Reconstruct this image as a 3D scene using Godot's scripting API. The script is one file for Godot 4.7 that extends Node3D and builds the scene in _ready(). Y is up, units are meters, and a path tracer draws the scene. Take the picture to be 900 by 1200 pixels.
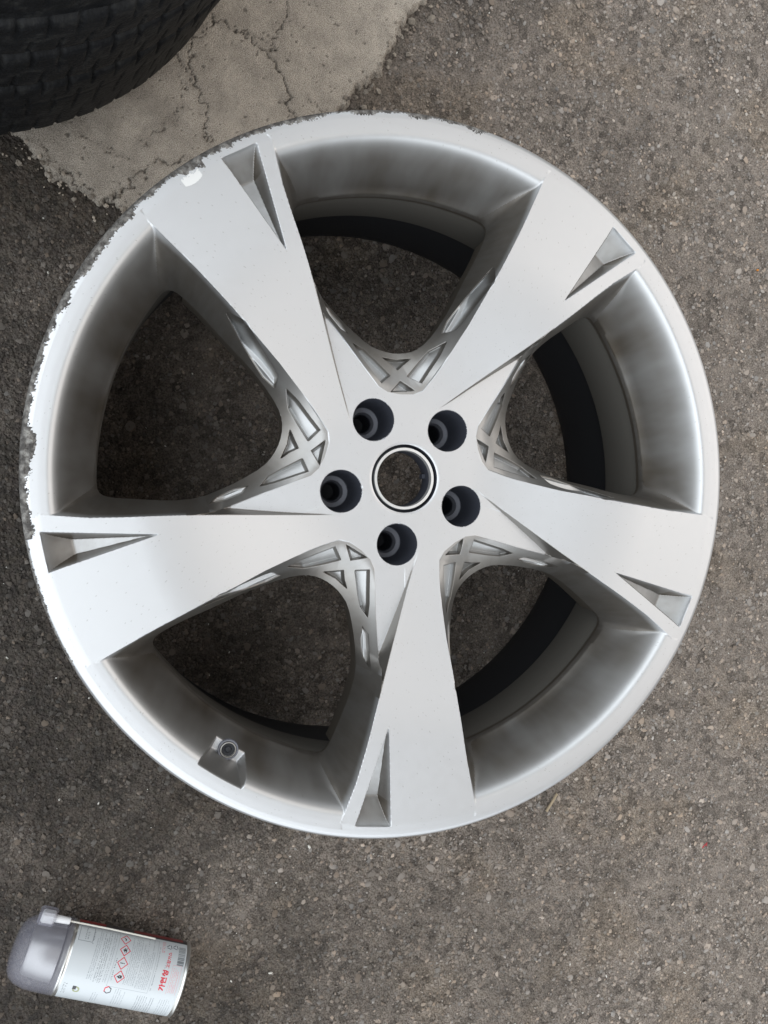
extends Node3D
# A silver five-spoke alloy wheel lying face up on worn asphalt, a tyre and a concrete patch behind it, a spray can in front.
# World: x to the right of the picture, z towards its lower edge, y up; metres. The wheel's own shapes are in units of its radius R.

const R := 0.27
const LIP_HEIGHT := 0.243            # the wheel's face above the ground
const WINDOW_ANGLE := 198.035        # direction of the first window, degrees clockwise seen from above
const COLUMNS := 540                 # columns of the wheel's height field per fifth of a turn
const HUB_R := 0.098
const FACE_R := 0.985
const BOLT_R := 0.1906
const BOLT_DEG := -29.1
const BOLT_HOLE := 0.0605

var names := {}
var rng := RandomNumberGenerator.new()
var M := {}

# ---------------------------------------------------------------- small helpers
func numbered(called: String) -> String:
	var k: int = names.get(called, 0)
	names[called] = k + 1
	return called if k == 0 else "%s_%03d" % [called, k]

func thing(called: String, label: String, category: String, at := Vector3.ZERO, group := "") -> Node3D:
	var o := Node3D.new()
	o.name = numbered(called)
	o.position = at
	add_child(o, true)
	o.set_meta("label", label)
	o.set_meta("category", category)
	if group:
		o.set_meta("group", group)
	return o

func part(called: String, mesh: Mesh, m: Material, parent: Node = self) -> MeshInstance3D:
	var o := MeshInstance3D.new()
	o.name = called
	o.mesh = mesh
	o.material_override = m
	parent.add_child(o, true)
	return o

func lin(r: float, g: float, b: float) -> Color:
	return Color(r, g, b).linear_to_srgb()

func mat(c: Color, rough := 0.6, metal := 0.0) -> StandardMaterial3D:
	var m := StandardMaterial3D.new()
	m.albedo_color = c
	m.roughness = rough
	m.metallic = metal
	return m

func noise(kind: int, freq: float, sd: int, octaves := 3) -> FastNoiseLite:
	var n := FastNoiseLite.new()
	n.noise_type = kind
	n.frequency = freq
	n.seed = sd
	n.fractal_octaves = octaves
	if octaves == 1:
		n.fractal_type = FastNoiseLite.FRACTAL_NONE
	return n

func noise_texture(n: FastNoiseLite, size: int, ramp: Gradient = null, normal_strength := 0.0) -> NoiseTexture2D:
	var t := NoiseTexture2D.new()
	t.width = size
	t.height = size
	t.seamless = true
	t.noise = n
	t.generate_mipmaps = false
	if ramp:
		t.color_ramp = ramp
	if normal_strength > 0.0:
		t.as_normal_map = true
		t.bump_strength = normal_strength
	return t

func ramp(offsets: Array, colors: Array) -> Gradient:
	var g := Gradient.new()
	g.offsets = PackedFloat32Array(offsets)
	g.colors = PackedColorArray(colors)
	return g

func array_mesh(v: PackedVector3Array, n: PackedVector3Array, idx: PackedInt32Array, c := PackedColorArray(), uv := PackedVector2Array()) -> ArrayMesh:
	var a := []
	a.resize(Mesh.ARRAY_MAX)
	a[Mesh.ARRAY_VERTEX] = v
	a[Mesh.ARRAY_NORMAL] = n
	a[Mesh.ARRAY_INDEX] = idx
	if c.size():
		a[Mesh.ARRAY_COLOR] = c
	if uv.size():
		a[Mesh.ARRAY_TEX_UV] = uv
	var m := ArrayMesh.new()
	m.add_surface_from_arrays(Mesh.PRIMITIVE_TRIANGLES, a)
	return m

# A profile of (radius, height) points turned about y. Corners sharper than about 35 degrees stay crisp.
func lathe(profile: Array, seg: int, s := 1.0) -> ArrayMesh:
	var v := PackedVector3Array()
	var n := PackedVector3Array()
	var idx := PackedInt32Array()
	var uv := PackedVector2Array()
	var dirs := []
	for i in profile.size() - 1:
		var d: Vector2 = (profile[i + 1] - profile[i]).normalized()
		dirs.append(Vector2(-d.y, d.x))
	var rows := []                     # [point, normal, v coordinate]
	var run := 0.0
	for i in profile.size() - 1:
		var a: Vector2 = dirs[i]
		var b: Vector2 = dirs[i]
		if i > 0 and dirs[i - 1].dot(dirs[i]) > 0.8:
			a = (dirs[i - 1] + dirs[i]).normalized()
		if i < dirs.size() - 1 and dirs[i + 1].dot(dirs[i]) > 0.8:
			b = (dirs[i + 1] + dirs[i]).normalized()
		var l: float = profile[i].distance_to(profile[i + 1])
		rows.append([profile[i], a, run])
		rows.append([profile[i + 1], b, run + l])
		run += l
	for row in rows:
		for j in seg + 1:
			var t := TAU * j / seg
			var cs := cos(t)
			var sn := sin(t)
			v.append(Vector3(row[0].x * cs, row[0].y, row[0].x * sn) * s)
			n.append(Vector3(row[1].x * cs, row[1].y, row[1].x * sn))
			uv.append(Vector2(float(j) / seg, row[2] / run))
	for i in range(0, rows.size(), 2):
		for j in seg:
			var p := i * (seg + 1) + j
			var q := p + seg + 1
			idx.append_array([p, q, p + 1, p + 1, q, q + 1])
	# wind so that the faces look along their normals
	var f := (v[idx[1]] - v[idx[0]]).cross(v[idx[2]] - v[idx[0]])
	if f.dot(n[idx[0]]) > 0.0:
		for i in range(0, idx.size(), 3):
			var k := idx[i + 1]
			idx[i + 1] = idx[i + 2]
			idx[i + 2] = k
	return array_mesh(v, n, idx, PackedColorArray(), uv)

func tube(points: Array, radius: float, seg := 8) -> ArrayMesh:
	var st := SurfaceTool.new()
	st.begin(Mesh.PRIMITIVE_TRIANGLES)
	for i in points.size():
		var d: Vector3 = (points[mini(i + 1, points.size() - 1)] - points[maxi(i - 1, 0)]).normalized()
		var x := d.cross(Vector3(0.31, 0.9, 0.17)).normalized()
		var y := d.cross(x)
		for j in seg:
			var t := TAU * j / seg
			var o := x * cos(t) + y * sin(t)
			st.set_normal(o)
			st.add_vertex(points[i] + o * radius)
	for e in 2:
		st.set_normal(Vector3.UP)
		st.add_vertex(points[0] if e == 0 else points[-1])
	for i in points.size() - 1:
		for j in seg:
			var a := i * seg + j
			var b := i * seg + (j + 1) % seg
			for k in [a, a + seg, b, b, a + seg, b + seg]:
				st.add_index(k)
	var c0 := points.size() * seg
	for j in seg:
		for k in [c0, j, (j + 1) % seg, c0 + 1, c0 - seg + (j + 1) % seg, c0 - seg + j]:
			st.add_index(k)
	return st.commit()

func chamfered_box(size: Vector3, c: float) -> ArrayMesh:
	var st := SurfaceTool.new()
	st.begin(Mesh.PRIMITIVE_TRIANGLES)
	var pts := PackedVector3Array()
	for sx in [-1, 1]:
		for sy in [-1, 1]:
			for sz in [-1, 1]:
				var h := size * 0.5
				pts.append(Vector3(sx * h.x, sy * (h.y - c), sz * (h.z - c)))
				pts.append(Vector3(sx * (h.x - c), sy * h.y, sz * (h.z - c)))
				pts.append(Vector3(sx * (h.x - c), sy * (h.y - c), sz * h.z))
	# faces: six sides, twelve bevels and eight corners, each wound by its outward direction
	var faces := []
	for axis in 3:
		for s in [-1, 1]:
			var d := Vector3.ZERO
			d[axis] = s
			faces.append(d)
	for a in [-1, 1]:
		for b in [-1, 1]:
			faces.append(Vector3(a, b, 0))
			faces.append(Vector3(a, 0, b))
			faces.append(Vector3(0, a, b))
			for k in [-1, 1]:
				faces.append(Vector3(a, b, k))
	for d in faces:
		var best := -1e9
		for p in pts:
			best = maxf(best, p.dot(d))
		var on := []
		for p in pts:
			if p.dot(d) > best - c * 0.01:
				on.append(p)
		var mid := Vector3.ZERO
		for p in on:
			mid += p / on.size()
		var x: Vector3 = (on[0] - mid).normalized()
		var y: Vector3 = d.normalized().cross(x)
		on.sort_custom(func(p, q): return atan2((p - mid).dot(y), (p - mid).dot(x)) > atan2((q - mid).dot(y), (q - mid).dot(x)))
		for i in range(1, on.size() - 1):
			for p in [on[0], on[i], on[i + 1]]:
				st.set_normal(d.normalized())
				st.add_vertex(p)
	return st.commit()

# ---------------------------------------------------------------- the scene
func _ready() -> void:
	rng.seed = 4711
	var cam := Camera3D.new()
	cam.name = "camera"
	cam.transform = Transform3D(Basis(Vector3(0.96402, 0.26582, 0.0), Vector3(0.00568, -0.02062, -0.99977), Vector3(-0.26576, 0.9638, -0.02138)), Vector3(-0.180046, 0.813982, 0.012715)).orthonormalized()
	cam.fov = 65.4636
	cam.near = 0.02
	cam.far = 100.0
	add_child(cam)
	cam.current = true

	var env := Environment.new()
	env.background_mode = Environment.BG_SKY
	var sm := ProceduralSkyMaterial.new()
	sm.sky_top_color = lin(0.90, 0.955, 1.0)
	sm.sky_horizon_color = lin(0.20, 0.21, 0.22)
	sm.sky_curve = 0.42
	sm.sky_energy_multiplier = 1.4
	sm.ground_bottom_color = lin(0.10, 0.095, 0.09)
	sm.ground_horizon_color = lin(0.22, 0.22, 0.22)
	var sky := Sky.new()
	sky.sky_material = sm
	env.sky = sky
	env.tonemap_mode = Environment.TONE_MAPPER_LINEAR
	env.tonemap_exposure = 1.25
	env.sdfgi_enabled = true
	env.ssao_enabled = true
	env.ssil_enabled = true
	var we := WorldEnvironment.new()
	we.environment = env
	add_child(we)

	var sun := DirectionalLight3D.new()
	sun.name = "sun"
	sun.light_energy = 0.25
	sun.light_color = Color(1.0, 0.98, 0.96)
	sun.light_angular_distance = 55.0
	sun.shadow_enabled = true
	add_child(sun)
	sun.look_at_from_position(Vector3(1.0, 0.95, -0.2), Vector3.ZERO)

	make_materials()
	make_ground()
	make_concrete()
	make_wheel()
	make_tyre()
	make_can()
	make_debris()

func make_materials() -> void:
	# silver wheel paint: fine flake grain in the relief and gloss
	var paint := mat(Color.WHITE, 0.46, 0.92)
	paint.vertex_color_use_as_albedo = true
	paint.normal_enabled = true
	paint.normal_texture = noise_texture(noise(FastNoiseLite.TYPE_SIMPLEX, 0.22, 5, 2), 512, null, 2.0)
	paint.normal_scale = 0.14
	paint.uv1_triplanar = true
	paint.uv1_scale = Vector3.ONE * 16.0
	paint.roughness_texture = noise_texture(noise(FastNoiseLite.TYPE_SIMPLEX, 0.012, 8, 4), 512, ramp([0.2, 0.8], [Color(0.95, 0.95, 0.95), Color.WHITE]))
	paint.roughness_texture_channel = BaseMaterial3D.TEXTURE_CHANNEL_RED
	M.paint = paint
	var scrape := mat(Color.WHITE, 0.7, 0.1)
	scrape.albedo_texture = noise_texture(noise(FastNoiseLite.TYPE_SIMPLEX, 0.03, 15, 4), 512, ramp([0.25, 0.5, 0.75], [lin(0.06, 0.056, 0.052), lin(0.135, 0.127, 0.118), lin(0.30, 0.288, 0.27)]))
	scrape.normal_enabled = true
	scrape.normal_texture = noise_texture(noise(FastNoiseLite.TYPE_SIMPLEX, 0.05, 16, 4), 512, null, 10.0)
	scrape.normal_scale = 1.0
	scrape.uv1_triplanar = true
	scrape.uv1_scale = Vector3.ONE * 9.0
	M.scrape = scrape
	M.bare = mat(lin(0.80, 0.80, 0.79), 0.5, 0.4)
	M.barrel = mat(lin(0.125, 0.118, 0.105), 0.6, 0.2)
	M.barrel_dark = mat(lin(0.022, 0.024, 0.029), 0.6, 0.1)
	M.socket = mat(lin(0.035, 0.038, 0.05), 0.6, 0.1)
	M.seat = mat(lin(0.17, 0.175, 0.20), 0.5, 0.3)
	M.ring = mat(lin(0.84, 0.85, 0.85), 0.3, 0.8)
	M.worn = mat(lin(0.38, 0.37, 0.35), 0.45, 0.6)
	M.rubber = mat(lin(0.022, 0.0225, 0.024), 0.62)
	var rubber := M.rubber as StandardMaterial3D
	rubber.albedo_color = Color.WHITE
	rubber.metallic_specular = 0.32
	rubber.albedo_texture = noise_texture(noise(FastNoiseLite.TYPE_SIMPLEX, 0.02, 31, 5), 512, ramp([0.3, 0.62, 0.8], [lin(0.009, 0.0095, 0.0105), lin(0.014, 0.0145, 0.016), lin(0.030, 0.030, 0.029)]))
	rubber.uv1_triplanar = true
	rubber.uv1_scale = Vector3.ONE * 5.0
	rubber.normal_enabled = true
	rubber.normal_texture = noise_texture(noise(FastNoiseLite.TYPE_SIMPLEX, 0.08, 32, 3), 512, null, 4.0)
	rubber.normal_scale = 0.4

# ---------------------------------------------------------------- ground
var n_stain := noise(FastNoiseLite.TYPE_SIMPLEX, 3.2, 21, 4)
var n_patch := noise(FastNoiseLite.TYPE_SIMPLEX, 14.0, 22, 4)
var n_fine := noise(FastNoiseLite.TYPE_SIMPLEX, 70.0, 23, 3)

# How dark the asphalt is here: 0 dry, 1 dark. Dampness and painted-in shade, growing to the left with a ragged border.
func damp_shade(x: float, z: float) -> float:
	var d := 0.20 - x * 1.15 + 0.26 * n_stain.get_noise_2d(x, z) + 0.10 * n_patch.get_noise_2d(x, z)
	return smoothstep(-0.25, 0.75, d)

func asphalt(x: float, z: float) -> Color:
	var w := damp_shade(x, z)
	var p := 1.0 + 0.09 * n_patch.get_noise_2d(x + 3.0, z) + 0.10 * n_fine.get_noise_2d(x, z)
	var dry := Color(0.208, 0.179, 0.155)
	var wet_shaded := Color(0.040, 0.033, 0.027)  # dampness and left-side shade in one colour
	var c := dry.lerp(wet_shaded, w) * p
	var ochre := smoothstep(0.15, 0.6, n_stain.get_noise_2d(x * 1.7 + 9.0, z * 1.7))
	return c * Color(1.0 + 0.03 * ochre, 1.0, 1.0 - 0.05 * ochre)

func ground_height(x: float, z: float) -> float:
	return 0.0010 * n_patch.get_noise_2d(x * 2.0, z * 2.0) + 0.0017 * n_fine.get_noise_2d(x * 1.6, z * 1.6) - 0.001

func make_ground() -> void:
	var xs := PackedFloat32Array()
	var zs := PackedFloat32Array()
	for side in [[xs, -0.44, 0.66], [zs, -0.74, 0.80]]:
		var a: PackedFloat32Array = side[0]
		for d in [6.0, 3.0, 1.6, 0.9, 0.5, 0.28, 0.15, 0.08, 0.04, 0.02, 0.01]:
			a.append(side[1] - d)
		var n := int((side[2] - side[1]) / 0.0035)
		for i in n + 1:
			a.append(side[1] + (side[2] - side[1]) * i / n)
		for d in [0.01, 0.02, 0.04, 0.08, 0.15, 0.28, 0.5, 0.9, 1.6, 3.0, 6.0]:
			a.append(side[2] + d)
		if side[1] == -0.44:
			xs = a
		else:
			zs = a
	var v := PackedVector3Array()
	var c := PackedColorArray()
	var uv := PackedVector2Array()
	for z in zs:
		for x in xs:
			v.append(Vector3(x, ground_height(x, z), z))
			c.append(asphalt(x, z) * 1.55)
			uv.append(Vector2(x, z))
	var w := xs.size()
	var idx := PackedInt32Array()
	for i in zs.size() - 1:
		for j in w - 1:
			var p := i * w + j
			idx.append_array([p, p + 1, p + w, p + 1, p + w + 1, p + w])
	var n := grid_normals(v, idx)
	var m := mat(Color.WHITE, 0.9)
	m.vertex_color_use_as_albedo = true
	var cells := noise(FastNoiseLite.TYPE_CELLULAR, 0.035, 41, 2)
	cells.cellular_return_type = FastNoiseLite.RETURN_CELL_VALUE
	cells.domain_warp_enabled = true
	cells.domain_warp_amplitude = 22.0
	cells.domain_warp_frequency = 0.04
	m.albedo_texture = noise_texture(cells, 1024, ramp([0.0, 0.35, 0.6, 0.85, 1.0], [lin(0.34, 0.33, 0.32), lin(0.62, 0.61, 0.60), lin(0.78, 0.77, 0.76), lin(0.9, 0.89, 0.87), lin(1, 1, 1)]))
	m.uv1_scale = Vector3.ONE * 3.3
	m.heightmap_enabled = true
	m.heightmap_texture = noise_texture(noise(FastNoiseLite.TYPE_SIMPLEX, 0.045, 42, 5), 1024)
	m.heightmap_scale = 0.3
	m.detail_enabled = true
	m.detail_uv_layer = BaseMaterial3D.DETAIL_UV_1
	m.detail_blend_mode = BaseMaterial3D.BLEND_MODE_MUL
	m.detail_albedo = noise_texture(noise(FastNoiseLite.TYPE_SIMPLEX, 0.1, 43, 4), 1024, ramp([0.25, 0.5, 0.75], [lin(0.5, 0.48, 0.46), lin(0.92, 0.92, 0.92), lin(1, 1, 1)]))
	var g := part("ground", array_mesh(v, n, idx, c, uv), m)
	g.set_meta("kind", "structure")
	g.set_meta("label", "worn grey-brown asphalt with embedded chippings, darker on the left from dampness and painted shade")

	# the aggregate in the asphalt: small chippings set almost flush
	var kinds := [["asphalt_chippings", 1900, 0.0021, 0.0043, 0.26], ["asphalt_grit", 30000, 0.0012, 0.0026, 0.40], ["asphalt_sand", 50000, 0.0005, 0.0013, 0.6]]
	for k in kinds.size():
		var mm := MultiMesh.new()
		mm.transform_format = MultiMesh.TRANSFORM_3D
		mm.use_colors = true
		mm.mesh = pebble(k, 9 if k == 0 else 7, 5 if k == 0 else 4)
		var spots := []
		var tries := 0
		while spots.size() < kinds[k][1] and tries < 400000:
			tries += 1
			var x := rng.randf_range(-0.43, 0.65)
			var z := rng.randf_range(-0.72, 0.79)
			if in_concrete(Vector2(x, z)) > -0.004:
				continue
			# patchy: chippings crowd in places, fines fill others
			if rng.randf() > 0.7 + 0.5 * n_patch.get_noise_2d(x * 1.3 + k * 5.0, z * 1.3):
				continue
			spots.append(Vector2(x, z))
		mm.instance_count = spots.size()
		for i in spots.size():
			var p: Vector2 = spots[i]
			var s := lerpf(kinds[k][2], kinds[k][3], pow(rng.randf(), 2.2))
			var b := Basis.from_euler(Vector3(rng.randf_range(-0.3, 0.3), rng.randf() * TAU, rng.randf_range(-0.3, 0.3)))
			b = b.scaled_local(Vector3(s * rng.randf_range(0.7, 1.3), s * kinds[k][4], s * rng.randf_range(0.7, 1.2)))
			var sink: float = rng.randf_range(-0.25, 0.55) * s * kinds[k][4]
			mm.set_instance_transform(i, Transform3D(b, Vector3(p.x, ground_height(p.x, p.y) + sink, p.y)))
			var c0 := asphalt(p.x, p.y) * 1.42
			var tone := lerpf(0.64, 1.24, pow(rng.randf(), 1.1))
			if rng.randf() < 0.05:
				tone *= 1.5
			var warm := rng.randf_range(-0.07, 0.09)
			mm.set_instance_color(i, Color(c0.r * tone * (1.0 + warm), c0.g * tone, c0.b * tone * (1.0 - warm)))
		var st := mat(Color.WHITE, 0.8)
		st.vertex_color_use_as_albedo = true
		var mi := MultiMeshInstance3D.new()
		mi.name = kinds[k][0]
		mi.multimesh = mm
		mi.material_override = st
		add_child(mi, true)
		mi.set_meta("kind", "stuff")
		mi.set_meta("category", "gravel")
		mi.set_meta("label", ["larger stone chippings set flush in the asphalt around the wheel", "small angular grit between the larger chippings of the asphalt", "fine sand grains strewn over the whole asphalt surface"][k])

func pebble(sd: int, seg: int, rings: int) -> ArrayMesh:
	var nz := noise(FastNoiseLite.TYPE_SIMPLEX, 0.9, 60 + sd, 2)
	var v := PackedVector3Array()
	var idx := PackedInt32Array()
	for i in rings + 1:
		var t := PI * i / rings
		for j in seg:
			var a := TAU * j / seg
			var p := Vector3(sin(t) * cos(a), cos(t), sin(t) * sin(a))
			v.append(p * (1.0 + 0.5 * nz.get_noise_3dv(p)))
	for i in rings:
		for j in seg:
			var p := i * seg + j
			var q := i * seg + (j + 1) % seg
			idx.append_array([p, q, p + seg, q, q + seg, p + seg])
	var st := SurfaceTool.new()
	st.begin(Mesh.PRIMITIVE_TRIANGLES)
	st.set_smooth_group(-1)
	for k in idx:
		st.add_vertex(v[k])
	st.generate_normals()
	return st.commit()

func grid_normals(v: PackedVector3Array, idx: PackedInt32Array) -> PackedVector3Array:
	var n := PackedVector3Array()
	n.resize(v.size())
	for i in range(0, idx.size(), 3):
		var a := idx[i]
		var b := idx[i + 1]
		var c := idx[i + 2]
		var f := (v[c] - v[a]).cross(v[b] - v[a])
		n[a] += f
		n[b] += f
		n[c] += f
	for i in n.size():
		n[i] = n[i].normalized()
	return n

# ---------------------------------------------------------------- concrete patch
var patch_line := PackedVector2Array([Vector2(-0.52, -0.35), Vector2(-0.40, -0.332), Vector2(-0.3105, -0.319), Vector2(-0.2974, -0.3024), Vector2(-0.29, -0.2984), Vector2(-0.2797, -0.2884), Vector2(-0.2662, -0.2754), Vector2(-0.2526, -0.2711), Vector2(-0.2419, -0.2657), Vector2(-0.2295, -0.2669), Vector2(-0.2124, -0.2497), Vector2(-0.1726, -0.2383), Vector2(-0.0636, -0.2475), Vector2(-0.02, -0.33), Vector2(0.0032, -0.3839), Vector2(0.0214, -0.4047), Vector2(0.0352, -0.4197), Vector2(0.049, -0.442), Vector2(0.063, -0.468), Vector2(0.0687, -0.4839), Vector2(0.0914, -0.5053), Vector2(0.1057, -0.5238), Vector2(0.16, -0.60), Vector2(0.20, -0.72), Vector2(-0.52, -0.72)])
var cracks := [
	[Vector2(-0.145, -0.50), Vector2(-0.1372, -0.4669), Vector2(-0.1307, -0.453), Vector2(-0.1513, -0.4274), Vector2(-0.1539, -0.3981), Vector2(-0.1393, -0.3709), Vector2(-0.1394, -0.35), Vector2(-0.1345, -0.3322), Vector2(-0.128, -0.29)],
	[Vector2(-0.1307, -0.453), Vector2(-0.1099, -0.4504), Vector2(-0.0905, -0.4364), Vector2(-0.076, -0.4292), Vector2(-0.0675, -0.4143), Vector2(-0.0588, -0.3983), Vector2(-0.0546, -0.3732), Vector2(-0.05, -0.33)],
	[Vector2(-0.04, -0.54), Vector2(-0.0534, -0.4889), Vector2(-0.0656, -0.4529), Vector2(-0.076, -0.4292)],
	[Vector2(-0.1700, -0.4189), Vector2(-0.1612, -0.4053), Vector2(-0.1539, -0.3981)],
	[Vector2(-0.1099, -0.4504), Vector2(-0.0820, -0.4419)],
	[Vector2(-0.1539, -0.3939), Vector2(-0.1679, -0.3548), Vector2(-0.1961, -0.3268)],
	[Vector2(-0.1960, -0.3391), Vector2(-0.1985, -0.3265)],
	[Vector2(-0.2884, -0.3121), Vector2(-0.2698, -0.2942), Vector2(-0.2548, -0.2781), Vector2(-0.2434, -0.2712)],
	[Vector2(-0.2356, -0.2650), Vector2(-0.2082, -0.2886), Vector2(-0.1883, -0.3071), Vector2(-0.16, -0.3143)],
	[Vector2(-0.2506, -0.3285), Vector2(-0.2198, -0.3118), Vector2(-0.212, -0.3086)],
	[Vector2(-0.0370, -0.3926), Vector2(-0.0211, -0.3774)],
	[Vector2(-0.0013, -0.4017), Vector2(0.0059, -0.3851)],
]
var crack_width := [1.0, 1.25, 0.9, 0.9, 0.6, 0.45, 0.6, 0.9, 1.5, 0.5, 0.5, 0.5]

# Signed distance to the patch's outline, positive inside.
func in_concrete(p: Vector2) -> float:
	if p.x > 0.22 or p.y > -0.22:
		return -1.0
	var d := 1.0
	for i in patch_line.size():
		d = minf(d, Geometry2D.get_closest_point_to_segment(p, patch_line[i], patch_line[(i + 1) % patch_line.size()]).distance_squared_to(p))
	d = sqrt(d)
	return d if Geometry2D.is_point_in_polygon(p, patch_line) else -d

func make_concrete() -> void:
	var wob := noise(FastNoiseLite.TYPE_SIMPLEX, 90.0, 71, 4)
	var wob2 := noise(FastNoiseLite.TYPE_SIMPLEX, 26.0, 72, 3)
	var pit := noise(FastNoiseLite.TYPE_SIMPLEX, 150.0, 73, 2)
	var crack_box := []
	for line in cracks:
		var box := Rect2(line[0], Vector2.ZERO)
		for q in line:
			box = box.expand(q)
		crack_box.append(box.grow(0.008))
	var xs := PackedFloat32Array()
	var zs := PackedFloat32Array()
	var x := -0.52
	while x < 0.21:
		xs.append(x)
		x += 0.0011 if x > -0.33 and x < 0.11 else 0.004
	var z := -0.71
	while z < -0.228:
		zs.append(z)
		z += 0.0011 if z > -0.53 else 0.004
	var nx := xs.size() - 1
	var nz := zs.size() - 1
	var v := PackedVector3Array()
	var c := PackedColorArray()
	var uv := PackedVector2Array()
	var inside := PackedFloat32Array()
	for i in nz + 1:
		for j in nx + 1:
			var p := Vector2(xs[j], zs[i])
			var q := p + Vector2(wob.get_noise_2d(p.x, p.y), wob.get_noise_2d(p.x + 7.0, p.y)) * 0.0035 + Vector2(wob2.get_noise_2d(p.x, p.y + 6.0), wob2.get_noise_2d(p.x + 7.0, p.y + 6.0)) * 0.007
			var e := in_concrete(q) + 0.003 * wob2.get_noise_2d(p.x, p.y)
			var h := 0.0056 + 0.0007 * wob2.get_noise_2d(p.x + 2.0, p.y) + 0.00035 * pit.get_noise_2d(p.x, p.y)
			var tone := 1.0 + 0.17 * wob2.get_noise_2d(p.x, p.y + 4.0) + 0.10 * wob.get_noise_2d(p.x + 1.0, p.y)
			var dark := 0.0
			if e > -0.004:
				var edge := smoothstep(0.010, -0.001, e)
				h -= 0.0095 * edge * edge + 0.002 * edge * maxf(0.0, wob.get_noise_2d(p.x + 3.0, p.y))
				dark = edge * 0.25
				var u := p + Vector2(wob2.get_noise_2d(p.x * 2.0 + 5.0, p.y * 2.0), wob2.get_noise_2d(p.x * 2.0, p.y * 2.0 + 5.0)) * 0.006
				u += Vector2(wob.get_noise_2d(p.x, p.y + 2.0), wob.get_noise_2d(p.x + 9.0, p.y)) * 0.0032
				for k in cracks.size():
					if not crack_box[k].has_point(u):
						continue
					var line: Array = cracks[k]
					var w: float = crack_width[k] * (1.0 + 0.7 * wob2.get_noise_2d(p.x + k, p.y))
					for s in line.size() - 1:
						var d := Geometry2D.get_closest_point_to_segment(u, line[s], line[s + 1]).distance_to(u)
						if d < 0.0075:
							var cut := 1.0 - smoothstep(0.0002 * w, 0.0013 * w, d)
							h -= 0.0020 * cut
							dark = maxf(dark, 0.82 * cut)
							dark = maxf(dark, 0.16 * (1.0 - smoothstep(0.0, 0.0075, d)))
				# small round pits
				var pp := pit.get_noise_2d(p.x * 0.5 + 11.0, p.y * 0.5)
				if pp > 0.80:
					h -= 0.0011
					dark = maxf(dark, 0.55)
			# the tone darkens towards the broken left end
			var darkening := smoothstep(-0.10, -0.26, p.x + 0.05 * wob2.get_noise_2d(p.x * 0.5, p.y * 0.5))
			tone *= 1.0 - 0.28 * darkening
			inside.append(e)
			v.append(Vector3(p.x, h, p.y))
			c.append((Color(0.54, 0.482, 0.412) * tone).lerp(Color(0.045, 0.038, 0.032), dark))
			uv.append(p)
	var idx := PackedInt32Array()
	var w := nx + 1
	for i in nz:
		for j in nx:
			var p := i * w + j
			if inside[p] > -0.003 and inside[p + 1] > -0.003 and inside[p + w] > -0.003 and inside[p + w + 1] > -0.003:
				idx.append_array([p, p + 1, p + w, p + 1, p + w + 1, p + w])
	var n := grid_normals(v, idx)
	var m := mat(Color.WHITE, 0.92)
	m.vertex_color_use_as_albedo = true
	m.albedo_texture = noise_texture(noise(FastNoiseLite.TYPE_SIMPLEX, 0.16, 75, 4), 1024, ramp([0.22, 0.42, 0.6, 0.8], [lin(0.42, 0.40, 0.38), lin(0.80, 0.79, 0.78), lin(0.90, 0.89, 0.88), lin(1, 1, 1)]))
	m.uv1_scale = Vector3.ONE * 4.0
	m.heightmap_enabled = true
	m.heightmap_texture = noise_texture(noise(FastNoiseLite.TYPE_SIMPLEX, 0.12, 76, 4), 1024)
	m.heightmap_scale = 0.06
	var o := part("concrete_patch", array_mesh(v, n, idx, c, uv), m)
	o.set_meta("kind", "structure")
	o.set_meta("label", "pale cracked concrete patch with a crumbling edge between tyre and wheel")

# ---------------------------------------------------------------- the wheel: one height field for its cast face
# Window frame: u runs outwards through the middle of the window, v clockwise across it, both in wheel radii.
var b_line := [Vector2(0.885, -0.389), Vector2(0.775, -0.362), Vector2(0.70, -0.337), Vector2(0.60, -0.301), Vector2(0.53, -0.277)]
var apex_line := [Vector2(0.472, -0.246), Vector2(0.43, -0.211), Vector2(0.375, -0.166), Vector2(0.30, -0.108), Vector2(0.262, -0.078), Vector2(0.247, -0.052), Vector2(0.241, -0.015), Vector2(0.242, 0.025), Vector2(0.254, 0.053)]
var a_line := [Vector2(0.30, 0.088), Vector2(0.36, 0.130), Vector2(0.44, 0.179), Vector2(0.52, 0.222), Vector2(0.60, 0.266), Vector2(0.72, 0.328), Vector2(0.80, 0.366), Vector2(0.868, 0.398)]
var ridge := [Vector2(0.10, -0.145), Vector2(0.145, -0.157), Vector2(0.20, -0.173), Vector2(0.33, -0.214), Vector2(0.45, -0.251), Vector2(0.53, -0.277), Vector2(0.60, -0.301)]
var opening := [Vector2(0.366, -0.012), Vector2(0.372, -0.052), Vector2(0.388, -0.092), Vector2(0.438, -0.150), Vector2(0.48, -0.190), Vector2(0.53, -0.232), Vector2(0.60, -0.262), Vector2(0.69, -0.286), Vector2(0.75, -0.302), Vector2(0.78, -0.303), Vector2(0.797, -0.286), Vector2(0.815, -0.226), Vector2(0.832, -0.145), Vector2(0.842, -0.06), Vector2(0.844, 0.02), Vector2(0.839, 0.10), Vector2(0.825, 0.18), Vector2(0.805, 0.258), Vector2(0.795, 0.286), Vector2(0.778, 0.300), Vector2(0.752, 0.296), Vector2(0.69, 0.266), Vector2(0.60, 0.213), Vector2(0.51, 0.164), Vector2(0.43, 0.108), Vector2(0.388, 0.066), Vector2(0.371, 0.030)]
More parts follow.
